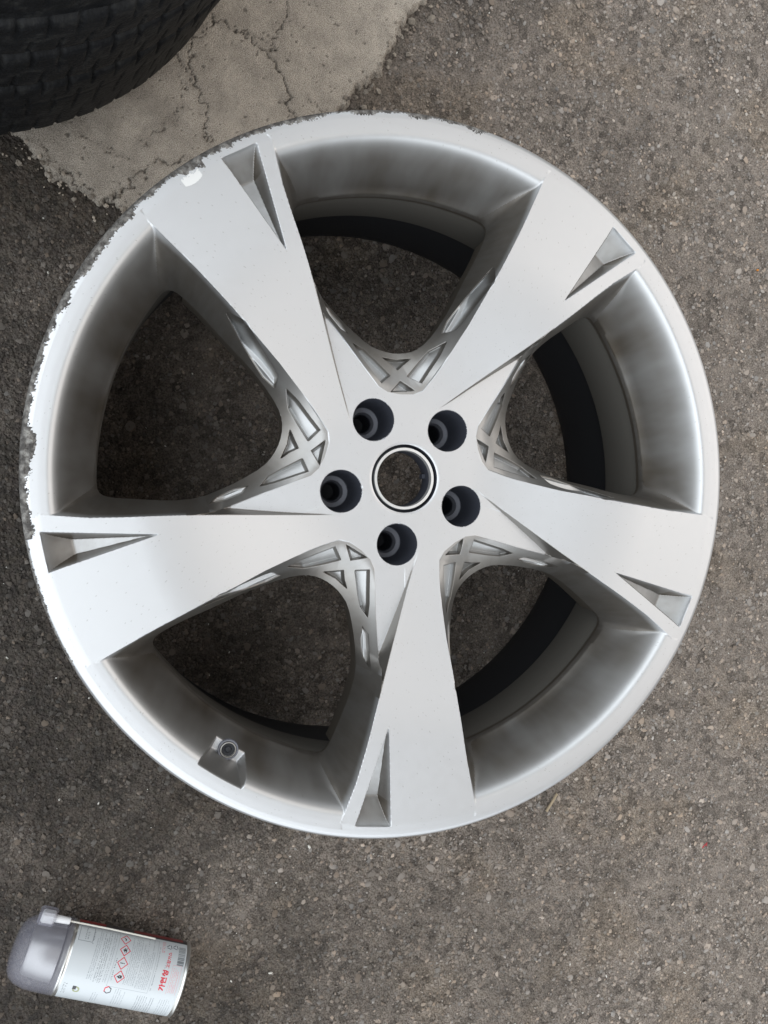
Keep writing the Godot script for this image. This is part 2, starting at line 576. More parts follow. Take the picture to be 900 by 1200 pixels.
var pockets := [
	[Vector2(0.247, -0.042), Vector2(0.281, -0.010), Vector2(0.253, 0.030)],
	[Vector2(0.352, -0.058), Vector2(0.335, -0.034), Vector2(0.315, -0.014), Vector2(0.334, 0.008), Vector2(0.352, 0.030), Vector2(0.346, -0.012)],
	[Vector2(0.298, 0.014), Vector2(0.34, 0.050), Vector2(0.372, 0.080), Vector2(0.398, 0.128), Vector2(0.36, 0.108), Vector2(0.278, 0.053)],
	[Vector2(0.299, -0.040), Vector2(0.345, -0.086), Vector2(0.37, -0.114), Vector2(0.384, -0.149), Vector2(0.35, -0.128), Vector2(0.274, -0.071)],
	[Vector2(0.430, 0.126), Vector2(0.47, 0.147), Vector2(0.545, 0.204), Vector2(0.615, 0.260), Vector2(0.56, 0.245), Vector2(0.455, 0.172), Vector2(0.436, 0.156)],
	[Vector2(0.415, -0.158), Vector2(0.448, -0.178), Vector2(0.484, -0.211), Vector2(0.503, -0.241), Vector2(0.46, -0.214), Vector2(0.424, -0.183)],
]
var notch_tip := Vector2(0.598, -0.350)
var notch_a := Vector2(0.8236, -0.5202)
var notch_b := Vector2(0.874, -0.430)
var well := PackedVector2Array()
var hole := PackedVector2Array()
var chain := []
var bolt_at := Vector2.from_angle(deg_to_rad(BOLT_DEG)) * BOLT_R
var bolt_at_2 := Vector2.from_angle(deg_to_rad(BOLT_DEG + 72.0)) * BOLT_R
var dish_r := [0.70, 0.846, 0.865, 0.885, 0.90, 0.913, 0.924, 0.933, 0.943, 0.965, 2.0]
var dish_z := [-0.55, -0.202, -0.153, -0.104, -0.069, -0.041, -0.019, -0.0065, -0.001, 0.0, 0.0]
var cls := 0         # what the last call of face() stood on: 0 spoke, 1 hub, 2 web, 3 rim, 4 notch, 5 pocket, 9 open

func chaikin(pts: Array, closed: bool) -> Array:
	var o := []
	if not closed:
		o.append(pts[0])
	var n := pts.size() if closed else pts.size() - 1
	for i in n:
		var a: Vector2 = pts[i]
		var b: Vector2 = pts[(i + 1) % pts.size()]
		o.append(a.lerp(b, 0.25))
		o.append(a.lerp(b, 0.75))
	if not closed:
		o.append(pts[-1])
	return o

func spoke_top(r: float) -> float:
	var t := clampf((r - 0.2) / 0.55, 0.0, 1.0)
	return -0.078 * (1.0 - t * t * (3.0 - 2.0 * t)) - 0.0012 * smoothstep(0.965, 0.99, r)

func dish(r: float) -> float:
	for i in dish_r.size() - 1:
		if r <= dish_r[i + 1]:
			return lerpf(dish_z[i], dish_z[i + 1], (r - dish_r[i]) / (dish_r[i + 1] - dish_r[i]))
	return 0.0

func soft_dish(r: float) -> float:
	return 0.25 * (dish(r - 0.004) + 2.0 * dish(r) + dish(r + 0.004))

func smax(a: float, b: float, k: float) -> float:
	var h := clampf(0.5 + 0.5 * (a - b) / k, 0.0, 1.0)
	return lerpf(b, a, h) + k * h * (1.0 - h)

func to_line(p: Vector2, pts: Array, closed := false) -> Vector2:
	var best := 1e9
	var at := p
	var n := pts.size() if closed else pts.size() - 1
	for i in n:
		var q := Geometry2D.get_closest_point_to_segment(p, pts[i], pts[(i + 1) % pts.size()])
		var d := q.distance_squared_to(p)
		if d < best:
			best = d
			at = q
	return at

# Signed distance to the ridge along the spoke's trailing side; positive on the lower, inner side.
func ridge_side(p: Vector2) -> float:
	var best := 1e9
	var s := 1.0
	for i in ridge.size() - 1:
		var a: Vector2 = ridge[i]
		var b: Vector2 = ridge[i + 1]
		var d := Geometry2D.get_closest_point_to_segment(p, a, b).distance_squared_to(p)
		if d < best:
			best = d
			s = signf((b - a).cross(p - a))
	return s * sqrt(best)

# Height of the cast face at a point of the window frame (wheel radii, the lip is 0), and in cls what it belongs to.
func face(p: Vector2) -> float:
	var r := p.length()
	if p.distance_squared_to(bolt_at) < BOLT_HOLE * BOLT_HOLE * 0.998 or p.distance_squared_to(bolt_at_2) < BOLT_HOLE * BOLT_HOLE * 0.998:
		cls = 9
		return -0.080
	if r > 0.23 and Geometry2D.is_point_in_polygon(p, well):
		var o := to_line(p, hole, true)
		var d_o := o.distance_to(p)
		var z_open := opening_height(r)
		if r < 0.86 and Geometry2D.is_point_in_polygon(p, hole):
			cls = 9
			d_o = 0.0
		else:
			cls = 2
		var d_s := to_line(p, chain).distance_to(p)
		var top := spoke_top(r)
		var hub_like := lerpf(1.0 - smoothstep(0.462, 0.50, p.x), 1.0 - smoothstep(0.25, 0.36, p.x), smoothstep(-0.05, 0.06, p.y))
		top = lerpf(top, minf(top, -0.078), hub_like)
		var t := d_s / maxf(d_s + d_o, 1e-5)
		var side := lerpf(top, z_open, t)
		# the web leaves the hub without an edge at its apex
		if p.x < 0.32:
			side = lerpf(side, lerpf(top, z_open, t * t * (3.0 - 2.0 * t)), smoothstep(0.32, 0.26, p.x))
		var rim := soft_dish(r) if r > 0.72 else -0.6
		if cls == 2:
			if rim > side:
				cls = 3
			elif r > 0.615 or (p.y < 0.0 and r > 0.56):
				cls = 0
		var z := smax(side, rim, 0.002 + 0.036 * clampf(-maxf(side, rim) / 0.08, 0.0, 1.0)) if r > 0.72 else side
		if cls == 9:
			return minf(z, z_open)
		if p.x < 0.65 and r < 0.68:
			for k in pockets.size():
				if Geometry2D.is_point_in_polygon(p, pocket_poly[k]):
					var deep := 0.024
					var e := 1.0
					var c: Array = pocket_edge[k]
					for q in c.size():
						var d := Geometry2D.get_closest_point_to_segment(p, c[q], c[(q + 1) % c.size()]).distance_to(p)
						e = minf(e, d)
						deep = minf(deep, d * pocket_slope[k][q])
					if k >= 4:
						# the long pockets beside the spokes have a ledge for a floor
						deep = minf(maxf(minf(deep, 0.012), minf(z - lerpf(top, z_open, 0.72), e * 8.0)), 0.05)
					z -= deep
					cls = 5
		return z
	var z := spoke_top(r)
	cls = 0
	if r > 0.951:
		cls = 3
	if r < 0.25:
		cls = 1
	if r < 0.62:
		# the lower facet between the ridge and the web
		if p.y < 0.07 and p.x < 0.56:
			var d := ridge_side(p)
			if d > 0.0:
				var low := minf(z, -0.078 - 0.02 * maxf(0.0, r - 0.25))
				z = lerpf(maxf(low, z - 3.2 * d), z, smoothstep(-0.03, 0.07, p.y))
				if p.y < 0.03 and z < low + 0.001:
					cls = 1
		if r < 0.34 and p.y > 0.0:
			var q := p.rotated(deg_to_rad(-72.0))
			var d := ridge_side(q)
			if d > 0.0 and q.y < 0.03:
				z = maxf(minf(z, -0.078), z - 2.3 * d)
				cls = 1
	if r > 0.66 and p.y < -0.34:
		# the triangular recess beside the ridge
		var s := notch_depth(p)
		if s > 0.0:
			z -= s
			cls = 4
	if r < HUB_R + 0.006:
		z -= 0.002 * (1.0 - (r - HUB_R) / 0.006)
	return z

func notch_in(p: Vector2) -> bool:
	return Geometry2D.point_is_inside_triangle(p, notch_tip, notch_a, notch_b)

func edge_distance(p: Vector2, a: Vector2, b: Vector2) -> float:
	return absf((b - a).cross(p - a)) / a.distance_to(b)

func notch_depth(p: Vector2) -> float:
	if not notch_in(p):
		return 0.0
	var da := edge_distance(p, notch_tip, notch_a)
	var db := edge_distance(p, notch_tip, notch_b)
	var r := p.length()
	var s := (r - 0.693) / (0.908 - 0.693)
	var floor_depth := 0.010 + 0.058 * clampf(s, 0.0, 1.0)
	var outer := edge_distance(p, notch_a, notch_b)
	var back := 0.068 * pow(clampf(outer / 0.062, 0.0, 1.0), 0.75)
	return maxf(0.0, minf(minf(floor_depth, back), minf(da, db) * 3.6))

var pocket_poly := []
var pocket_edge := []
var pocket_box := []
var pocket_slope := []

# Slides a grid point onto the nearest crease, so that edges run clean across the grid.
func snapped_to_crease(p: Vector2, most: float) -> Vector2:
	var r := p.length()
	var best := most
	var at := p
	var tests := []
	if r > 0.22 and r < 0.975:
		tests.append(to_line(p, chain))
	if r > 0.35 and r < 0.86:
		tests.append(to_line(p, hole, true))
	if r > 0.24 and r < 0.68:
		for k in pocket_edge.size():
			if pocket_box[k].has_point(p):
				tests.append(to_line(p, pocket_edge[k], true))
	if r < 0.66 and p.y < 0.0:
		tests.append(to_line(p, ridge))
	if r < 0.30 and p.y > 0.0:
		var q := p.rotated(deg_to_rad(-72.0))
		tests.append(to_line(q, ridge).rotated(deg_to_rad(72.0)))
	if r > 0.68 and p.y < -0.34:
		tests.append(to_line(p, [notch_tip, notch_a, notch_b], true))
	if r < 0.27:
		for b in [bolt_at, bolt_at_2]:
			if p.distance_to(b) > 0.02:
				tests.append(b + (p - b).normalized() * BOLT_HOLE)
	for q in tests:
		var d: float = q.distance_to(p)
		if d < best:
			best = d
			at = q
	return at

func make_wheel() -> void:
	var clock := Time.get_ticks_msec()
	chain = b_line + apex_line + a_line
	well = PackedVector2Array(chain + [Vector2(0.955, 0.46), Vector2(1.2, 0.52), Vector2(1.2, -0.52), Vector2(0.95, -0.45)])
	hole = PackedVector2Array(chaikin(opening, true))
	for k in pockets.size():
		var mid := Vector2.ZERO
		for q in pockets[k]:
			mid += q / pockets[k].size()
		var c: Array = pockets[k].map(func(q): return mid + (q - mid) * 1.05)
		pocket_edge.append(c)
		# the wall towards the window is drawn out, the others drop steeply
		var slopes := PackedFloat32Array()
		var from_mid := to_line(mid, chain).distance_to(mid)
		for q in c.size():
			var m: Vector2 = (c[q] + c[(q + 1) % c.size()]) * 0.5
			slopes.append(2.6 if to_line(m, chain).distance_to(m) > from_mid + 0.004 else 6.0)
		pocket_slope.append(slopes)
		var box := Rect2(c[0], Vector2.ZERO)
		for q in c:
			box = box.expand(q)
		pocket_box.append(box.grow(0.004))
		pocket_poly.append(PackedVector2Array(c))
	var hole_list := Array(hole)
	hole = PackedVector2Array(hole_list)

	var wheel := thing("alloy_wheel", "silver five-spoke alloy wheel lying face up with scraped rim edge", "wheel", Vector3(0, LIP_HEIGHT, 0))

	# rows of the height field: finer where the rim's rash needs it
	var rows := PackedFloat32Array()
	var rr := HUB_R
	while rr < FACE_R - 0.0005:
		rows.append(rr)
		rr += 0.0014 if rr > 0.949 else (0.0019 if rr > 0.235 and rr < 0.60 else 0.003)
	rows.append(FACE_R)
	var w := COLUMNS + 3               # one ghost column on either side
	var pts := PackedVector2Array()
	var zz := PackedFloat32Array()
	for i in rows.size():
		for j in w:
			var deg := -36.0 + 72.0 * (j - 1) / COLUMNS
			var wrap := 0.0
			if deg > 36.0 - 1e-4:
				wrap = 72.0
			elif deg < -36.0 - 1e-4:
				wrap = -72.0
			var p := Vector2.from_angle(deg_to_rad(deg - wrap)) * rows[i]
			if i > 0 and i < rows.size() - 1:
				p = snapped_to_crease(p, clampf(0.72 * minf(rows[i + 1] - rows[i], 0.0024 * rows[i] + 0.0004), 0.0006, 0.0021))
			zz.append(face(p))
			pts.append(p.rotated(deg_to_rad(wrap)))
	# class of each cell's two triangles
	var tri_cls := PackedInt32Array()
	for i in rows.size() - 1:
		for j in w - 1:
			var a := i * w + j
			for t in [[a, a + w, a + 1], [a + 1, a + w, a + w + 1]]:
				var mid: Vector2 = (pts[t[0]] + pts[t[1]] + pts[t[2]]) / 3.0
				if mid.angle() > deg_to_rad(36.0):
					mid = mid.rotated(deg_to_rad(-72.0))
				elif mid.angle() < deg_to_rad(-36.0):
					mid = mid.rotated(deg_to_rad(72.0))
				face(mid)
				tri_cls.append(cls)
	print("wheel field ", Time.get_ticks_msec() - clock, " ms ", pts.size())

	var normals := field_normals(pts, zz, w, rows.size(), tri_cls)
	# the fifth window carries the valve: its rim has a flat seat cut into the slope
	var valve_z := zz.duplicate()
	for i in pts.size():
		var e := valve_cut(pts[i])
		if e < zz[i]:
			valve_z[i] = e
	var valve_n := field_normals(pts, valve_z, w, rows.size(), tri_cls)

	# ----- spokes, webs: one mesh each, set five times
	var spoke := Collector.new()
	var notch := Collector.new()
	var web := Collector.new()
	var recess := []
	for k in pockets.size():
		recess.append(Collector.new())
	var hub := Collector.new()
	var rim := Collector.new()
	var scrape := Collector.new()
	var bare := Collector.new()
	var turn36 := deg_to_rad(72.0)
	var darkening := noise(FastNoiseLite.TYPE_SIMPLEX, 7.0, 91, 4)
	var speck := noise(FastNoiseLite.TYPE_SIMPLEX, 60.0, 92, 3)
	for i in rows.size() - 1:
		for j in range(1, w - 2):
			var a := i * w + j
			for t in 2:
				var c := tri_cls[(i * (w - 1) + j) * 2 + t]
				if c == 9 or c == 3 or c == 1:
					continue
				var ids := [a, a + w, a + 1] if t == 0 else [a + 1, a + w, a + w + 1]
				var into: Collector = spoke
				var rot := 0.0
				if c == 0 or c == 4:
					if pts[a].y < 0.0:
						rot = turn36
					into = notch if c == 4 else spoke
				elif c == 2:
					into = web
				else:
					var mid := (pts[ids[0]] + pts[ids[1]] + pts[ids[2]]) / 3.0
					into = web
					for k in pocket_poly.size():
						if Geometry2D.is_point_in_polygon(mid, pocket_poly[k]):
							into = recess[k]
				for id in ids:
					into.add(id, pts[id].rotated(rot), zz[id], normals[id], rot, paint_color(pts[id], zz[id], c, 0.0, darkening, speck))
	var recess_mesh := []
	for q in recess:
		recess_mesh.append(q.mesh())
	for k in 5:
		var turn := -deg_to_rad(WINDOW_ANGLE + 72.0 * k)
		var o := part("spoke", spoke.mesh() if k == 0 else wheel.get_node("spoke").mesh, M.paint, wheel)
		o.rotation.y = turn
		part("notch", notch.mesh() if k == 0 else wheel.get_node("spoke/notch").mesh, M.paint, o)
		var wb := part("lattice_web", web.mesh() if k == 0 else wheel.get_node("lattice_web").mesh, M.paint, wheel)
		wb.rotation.y = turn
		for q in recess.size():
			part("recess", recess_mesh[q], M.paint, wb)

	# a small dark nick on the right-hand spoke
	part("scuff_mark", tube([Vector3(0.6125, -0.0095, 0.1878), Vector3(0.6155, -0.0085, 0.2058), Vector3(0.6270, -0.0080, 0.2086)].map(func(q): return q * R), 0.0004, 6), M.barrel_dark, wheel)
	# ----- hub and rim: all five fifths in one mesh each
	var rash := noise(FastNoiseLite.TYPE_SIMPLEX, 16.0, 95, 5)
	var rash2 := noise(FastNoiseLite.TYPE_SIMPLEX, 4.0, 96, 3)
	for k in 5:
		var rot := deg_to_rad(WINDOW_ANGLE + 72.0 * k)
		var z5 := valve_z if k == 4 else zz
		var n5 := valve_n if k == 4 else normals
		for col in [hub, rim, scrape, bare]:
			col.forget()
		for i in rows.size() - 1:
			for j in range(1, w - 2):
				var a := i * w + j
				for t in 2:
					var c := tri_cls[(i * (w - 1) + j) * 2 + t]
					if c != 1 and c != 3:
						continue
					var ids := [a, a + w, a + 1] if t == 0 else [a + 1, a + w, a + w + 1]
					var into: Collector = hub if c == 1 else rim
					if c == 3 and rows[i] > 0.951:
						var mid := ((pts[ids[0]] + pts[ids[1]] + pts[ids[2]]) / 3.0).rotated(rot)
						var worn := wear(mid, rash, rash2)
						if worn > 0.0:
							into = scrape
						elif worn > -0.03:
							into = bare
					for id in ids:
						into.add(id, pts[id].rotated(rot), z5[id], n5[id], rot, paint_color(pts[id], z5[id], c, rot, darkening, speck))
	part("hub", hub.mesh(), M.paint, wheel)
	var rim_part := part("rim", rim.mesh(), M.paint, wheel)

	# ----- the rolled outer edge, its columns matching the field's
	var edge_profile := [Vector2(FACE_R, zz[(rows.size() - 1) * w + 5]), Vector2(0.997, -0.0022), Vector2(1.0045, -0.0052), Vector2(1.0095, -0.0105), Vector2(1.0122, -0.0180), Vector2(1.0105, -0.032), Vector2(1.000, -0.044), Vector2(0.975, -0.052), Vector2(0.95, -0.056)]
	var finer := []
	for q in edge_profile.size() - 1:
		for k in (4 if q < 5 else 1):
			finer.append(edge_profile[q].lerp(edge_profile[q + 1], k / (4.0 if q < 5 else 1.0)))
	finer.append(edge_profile[-1])
	edge_profile = finer
	var total := COLUMNS * 5
	var ev := PackedVector3Array()
	var en := PackedVector3Array()
	for q in edge_profile.size():
		var d: Vector2 = (edge_profile[mini(q + 1, edge_profile.size() - 1)] - edge_profile[maxi(q - 1, 0)]).normalized()
		var nrm := Vector2(-d.y, d.x)
		if nrm.dot(Vector2(1, 1)) < 0 and q < 20:
			nrm = -nrm
		if q >= 20 and nrm.x * 1.0 - nrm.y < 0:
			nrm = -nrm
		if q == 0:
			nrm = Vector2(0.05, 1.0).normalized()
		for j in total + 1:
			var t := deg_to_rad(WINDOW_ANGLE - 36.0) + TAU * j / total
			ev.append(Vector3(cos(t) * edge_profile[q].x, edge_profile[q].y, sin(t) * edge_profile[q].x) * R)
			en.append(Vector3(cos(t) * nrm.x, nrm.y, sin(t) * nrm.x))
	for col in [rim, scrape, bare]:
		col.forget()
	var edge := Collector.new()
	for q in edge_profile.size() - 1:
		for j in total:
			var a := q * (total + 1) + j
			for t in [[a, a + total + 1, a + 1], [a + 1, a + total + 1, a + total + 2]]:
				var into: Collector = edge
				var m3: Vector3 = (ev[t[0]] + ev[t[1]] + ev[t[2]]) / (3.0 * R)
				if q < 20:
					var worn := wear(Vector2(m3.x, m3.z), rash, rash2)
					if worn > 0.0:
						into = scrape
					elif worn > -0.02:
						into = bare
				for id in t:
					into.add_raw(id, ev[id], en[id], Color(0.625, 0.635, 0.645))
	part("outer_edge", edge.mesh(), M.paint, rim_part)
	part("kerb_scrape", scrape.mesh(), M.scrape, rim_part).set_meta("label", "scraped dark band along the left and upper rim edge")
	var chips := part("bare_metal_chip", bare.mesh(), M.bare, rim_part)
	chips.set_meta("kind", "stuff")
	chips.set_meta("label", "bright bare metal where the paint has flaked beside the scrapes")

	# ----- the windows' cast edges
	var ring_pts := hole
	var sk := Collector.new()
	var count := ring_pts.size()
	var fine := []
	for i in count:
		for s in 4:
			fine.append(ring_pts[i].lerp(ring_pts[(i + 1) % count], s / 4.0))
	for i in fine.size():
		var p: Vector2 = fine[i]
		var q: Vector2 = fine[(i + 1) % fine.size()]
		var z0 := edge_height(p)
		var z1 := edge_height(q)
		var d := (q - p).normalized()
		var out := Vector2(d.y, -d.x)
		if out.dot(p - Vector2(0.62, 0)) < 0:
			out = -out
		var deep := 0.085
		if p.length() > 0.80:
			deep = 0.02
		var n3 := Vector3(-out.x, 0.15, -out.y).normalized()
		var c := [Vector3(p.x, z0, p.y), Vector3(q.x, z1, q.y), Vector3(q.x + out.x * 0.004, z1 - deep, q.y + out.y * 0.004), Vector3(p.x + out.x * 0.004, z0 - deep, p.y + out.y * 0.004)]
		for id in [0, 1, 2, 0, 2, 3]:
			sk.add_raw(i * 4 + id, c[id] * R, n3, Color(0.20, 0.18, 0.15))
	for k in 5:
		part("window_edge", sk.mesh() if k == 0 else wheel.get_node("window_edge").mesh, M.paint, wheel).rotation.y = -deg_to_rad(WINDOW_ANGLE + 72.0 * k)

	# ----- barrel behind the face: painted front well, dark rear, the outer wall
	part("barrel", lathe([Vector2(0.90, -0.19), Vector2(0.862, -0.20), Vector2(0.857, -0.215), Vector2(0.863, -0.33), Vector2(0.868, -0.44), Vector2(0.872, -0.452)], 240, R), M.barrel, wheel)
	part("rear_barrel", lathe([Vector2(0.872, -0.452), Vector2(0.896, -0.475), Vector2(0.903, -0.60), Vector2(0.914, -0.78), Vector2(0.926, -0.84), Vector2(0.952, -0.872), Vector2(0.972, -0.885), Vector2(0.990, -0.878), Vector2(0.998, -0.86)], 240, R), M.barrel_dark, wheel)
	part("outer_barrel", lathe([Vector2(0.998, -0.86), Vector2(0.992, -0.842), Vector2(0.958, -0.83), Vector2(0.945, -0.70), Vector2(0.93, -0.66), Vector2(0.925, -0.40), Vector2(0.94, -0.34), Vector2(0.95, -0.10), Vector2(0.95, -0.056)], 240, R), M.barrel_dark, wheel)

	# ----- hub bore: its bright ring stands in a shallow groove
	var bore := part("centre_bore", lathe([Vector2(HUB_R, -0.0795), Vector2(0.0965, -0.112), Vector2(0.0905, -0.112)], 120, R), M.socket, wheel)
	part("bore_ring", lathe([Vector2(0.0905, -0.112), Vector2(0.0900, -0.086), Vector2(0.0888, -0.0825), Vector2(0.0815, -0.0825), Vector2(0.0802, -0.086), Vector2(0.0800, -0.10)], 160, R), M.ring, bore)
	part("bore_wall", lathe([Vector2(0.0800, -0.10), Vector2(0.0795, -0.165), Vector2(0.0815, -0.17), Vector2(0.135, -0.19), Vector2(0.14, -0.31)], 120, R), M.socket, bore)
	var tab := part("bore_tab", chamfered_box(Vector3(0.012, 0.03, 0.014) * R, 0.001 * R), M.socket, bore)
	tab.position = Vector3(0.0775, -0.150, -0.008) * R
	part("mounting_pad", lathe([Vector2(0.36, -0.20), Vector2(0.27, -0.24), Vector2(0.265, -0.31), Vector2(0.14, -0.31)], 96, R), M.barrel_dark, wheel)

	# ----- bolt holes
	var tube_mesh := lathe([Vector2(BOLT_HOLE + 0.0008, -0.0778), Vector2(0.0598, -0.082), Vector2(0.0588, -0.090), Vector2(0.0560, -0.165), Vector2(0.0475, -0.206)], 64, R)
	var seat_mesh := lathe([Vector2(0.0475, -0.206), Vector2(0.0460, -0.2085), Vector2(0.034, -0.2105), Vector2(0.0325, -0.213), Vector2(0.0285, -0.225)], 64, R)
	var thread := [Vector2(0.0285, -0.225), Vector2(0.0275, -0.2255)]
	for k in 8:
		thread.append(Vector2(0.0255 if k % 2 else 0.0272, -0.231 - 0.008 * k))
	thread.append(Vector2(0.024, -0.31))
	var thread_mesh := lathe(thread, 48, R)
	for k in 5:
		var a := deg_to_rad(WINDOW_ANGLE + 72.0 * (k + 1) + BOLT_DEG)
		var b := part("bolt_hole", tube_mesh, M.socket, wheel)
		b.position = Vector3(cos(a), 0, sin(a)) * BOLT_R * R
		part("bolt_seat", seat_mesh, M.seat, b)
		part("bolt_bore", thread_mesh, M.socket, b)

	# ----- valve in the lower left window's rim
	var va := deg_to_rad(WINDOW_ANGLE + 288.0 - 2.1)
	var at := Vector3(cos(va) * 0.899, -0.1005, sin(va) * 0.899) * R
	var nut := part("valve_nut", lathe([Vector2(0.0285, 0.0), Vector2(0.0285, 0.007), Vector2(0.0270, 0.009), Vector2(0.0235, 0.009), Vector2(0.0225, 0.006), Vector2(0.0215, 0.003)], 32, R), M.seat, wheel)
	nut.position = at
	part("valve_sleeve", lathe([Vector2(0.0222, 0.0), Vector2(0.0215, 0.011), Vector2(0.0190, 0.0115), Vector2(0.0180, 0.004)], 32, R), M.worn, nut)
	part("valve_core", lathe([Vector2(0.0182, 0.004), Vector2(0.010, 0.0035), Vector2(0.008, 0.008), Vector2(0.006, 0.0095), Vector2(0.0, 0.0095)], 24, R), M.barrel_dark, nut)
	print("wheel ", Time.get_ticks_msec() - clock, " ms")

func edge_height(p: Vector2) -> float:
	return opening_height(p.length()) + 0.0005

func opening_height(r: float) -> float:
	return -0.135 - 0.14 * (r - 0.365)

func valve_cut(p: Vector2) -> float:
	var r := p.length()
	if r < 0.84 or r > 0.95 or absf(p.y + 0.033) > 0.1:
		return 1.0
	var e := maxf(absf(p.y + 0.033) - 0.049 + (r - 0.87) * 0.15, r - 0.920)
	return -0.1005 + 3.2 * maxf(0.0, e)

# Where the kerb has scraped the rim: above 0 scraped, just below 0 bare metal.
func wear(p: Vector2, a: FastNoiseLite, b: FastNoiseLite) -> float:
	var deg := fposmod(rad_to_deg(p.angle()), 360.0)
	var r := p.length()
	var band := 0.0                     # how far in from the outer edge the rash reaches
	if deg > 171.0 and deg < 222.0:
		band = 0.0205
	elif deg >= 222.0 and deg < 284.0:
		band = 0.0145
	elif deg > 150.0 and deg <= 171.0:
		band = 0.006
	if deg > 229.4 and deg < 235.0:
		band = 0.024
	if deg > 183.0 and deg < 187.0:
		band = 0.030
	band *= 1.0 + 0.65 * b.get_noise_2d(p.x * 2.0, p.y * 2.0)
	band *= smoothstep(0.0, 3.0, minf(absf(deg - 150.0), absf(deg - 284.0)))
	var lane := 1.011 - r                 # distance from the outer edge
	var v := (band - lane) / 0.009 + 0.55 * a.get_noise_2d(p.x * 2.4, p.y * 2.4) + 0.55 * a.get_noise_2d(p.x * 7.0 + deg * 0.02, p.y * 7.0)
	if band < 0.001:
		v = -1.0 + (0.6 * (a.get_noise_2d(p.x * 3.0, p.y * 3.0) - 0.45) if lane < 0.012 else 0.0)
	if deg > 230.6 and deg < 233.8 and lane > 0.033 + 0.006 * a.get_noise_2d(p.x * 6.0, p.y * 6.0):
		return -0.02 if lane < 0.057 - 0.0022 * pow(absf(deg - 232.1), 2.0) else -1.0
	if v <= 0.0:
		return -1.0
	return minf(v, 1.0)

func paint_color(p: Vector2, z: float, c: int, rot: float, g: FastNoiseLite, s: FastNoiseLite) -> Color:  # brake dust and painted shade share one amount
	var q := p.rotated(rot)
	var base := Color(0.625, 0.635, 0.645)
	var r := p.length()
	var dirt_and_shade := 0.0
	var mottle := 0.5 * g.get_noise_2d(q.x, q.y) + 0.35 * s.get_noise_2d(q.x * 0.5, q.y * 0.5)
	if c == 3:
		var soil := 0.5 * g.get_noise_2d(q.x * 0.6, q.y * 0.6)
		dirt_and_shade = smoothstep(0.955, 0.896, r) * clampf(0.64 + 0.5 * soil, 0.0, 1.0)  # dish: brake dust with occlusion shade painted in
		dirt_and_shade += 0.16 * smoothstep(-0.10, -0.20, z)
		if rot > 8.0 and absf(z + 0.1005) < 0.0012 and absf(p.y + 0.033) < 0.06:
			dirt_and_shade = 0.04                 # the flat valve seat, kept pale as it faces up
		elif rot > 8.0 and absf(p.y + 0.033) < 0.085 and z < soft_dish(r) - 0.003:
			dirt_and_shade = 0.52  # pocket walls painted as shaded
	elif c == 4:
		dirt_and_shade = 0.36 * smoothstep(0.0, 0.035, spoke_top(r) - z) + 0.15 * mottle + (0.2 if r > 0.905 else 0.0) * smoothstep(0.0, 0.02, spoke_top(r) - z)  # notch: dust plus painted shade, darker with depth
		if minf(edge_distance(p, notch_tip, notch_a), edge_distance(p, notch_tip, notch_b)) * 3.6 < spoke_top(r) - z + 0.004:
			dirt_and_shade += 0.35 * smoothstep(0.0, 0.02, spoke_top(r) - z)
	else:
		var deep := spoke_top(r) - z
		var wall := 0.78 * smoothstep(0.004, 0.03, deep) + 0.12 * mottle * smoothstep(0.0, 0.03, deep)  # spoke walls: dust and painted shade, growing downwards
		var on_web := 0.50 + 0.22 * smoothstep(-0.085, -0.125, z) + 0.06 * mottle  # web: dust and the shade of its slope
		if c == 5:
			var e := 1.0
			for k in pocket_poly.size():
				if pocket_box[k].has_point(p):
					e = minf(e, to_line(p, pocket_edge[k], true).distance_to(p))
			dirt_and_shade = lerpf(0.78, 0.14 if r > 0.405 else 0.26, smoothstep(0.0024, 0.0058, e))  # shading painted in: pocket walls dark, floors pale
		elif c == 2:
			dirt_and_shade = lerpf(on_web, wall, smoothstep(0.46, 0.60, r))
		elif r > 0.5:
			dirt_and_shade = lerpf(0.5 * smoothstep(0.004, 0.03, deep), wall, smoothstep(0.50, 0.60, r))
		# the steep ridge wall's shade is painted in along its foot
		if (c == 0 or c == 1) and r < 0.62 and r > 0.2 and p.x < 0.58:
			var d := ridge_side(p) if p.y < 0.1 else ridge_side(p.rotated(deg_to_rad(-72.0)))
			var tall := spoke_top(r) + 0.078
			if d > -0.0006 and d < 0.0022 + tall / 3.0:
				dirt_and_shade = maxf(dirt_and_shade, 0.75 * smoothstep(0.0, 0.004, tall))
	dirt_and_shade = clampf(dirt_and_shade, 0.0, 1.0)
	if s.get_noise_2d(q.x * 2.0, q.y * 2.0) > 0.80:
		dirt_and_shade = maxf(dirt_and_shade, 0.45)
	return base.lerp(Color(0.165, 0.140, 0.110), dirt_and_shade)

func field_normals(pts: PackedVector2Array, z: PackedFloat32Array, w: int, h: int, kinds: PackedInt32Array) -> PackedVector3Array:
	var n := PackedVector3Array()
	n.resize(pts.size())
	for i in h - 1:
		for j in w - 1:
			var a := i * w + j
			var k := (i * (w - 1) + j) * 2
			var p0 := Vector3(pts[a].x, z[a], pts[a].y)
			var p1 := Vector3(pts[a + 1].x, z[a + 1], pts[a + 1].y)
			var p2 := Vector3(pts[a + w].x, z[a + w], pts[a + w].y)
			var p3 := Vector3(pts[a + w + 1].x, z[a + w + 1], pts[a + w + 1].y)
			if kinds[k] != 9:
				var f := (p1 - p0).cross(p2 - p0)
				n[a] += f
				n[a + 1] += f
				n[a + w] += f
			if kinds[k + 1] != 9:
				var f := (p3 - p1).cross(p2 - p1)
				n[a + 1] += f
				n[a + w] += f
				n[a + w + 1] += f
	for i in n.size():
		var v := n[i].normalized()
		n[i] = v if v.y > 0 else -v
	return n

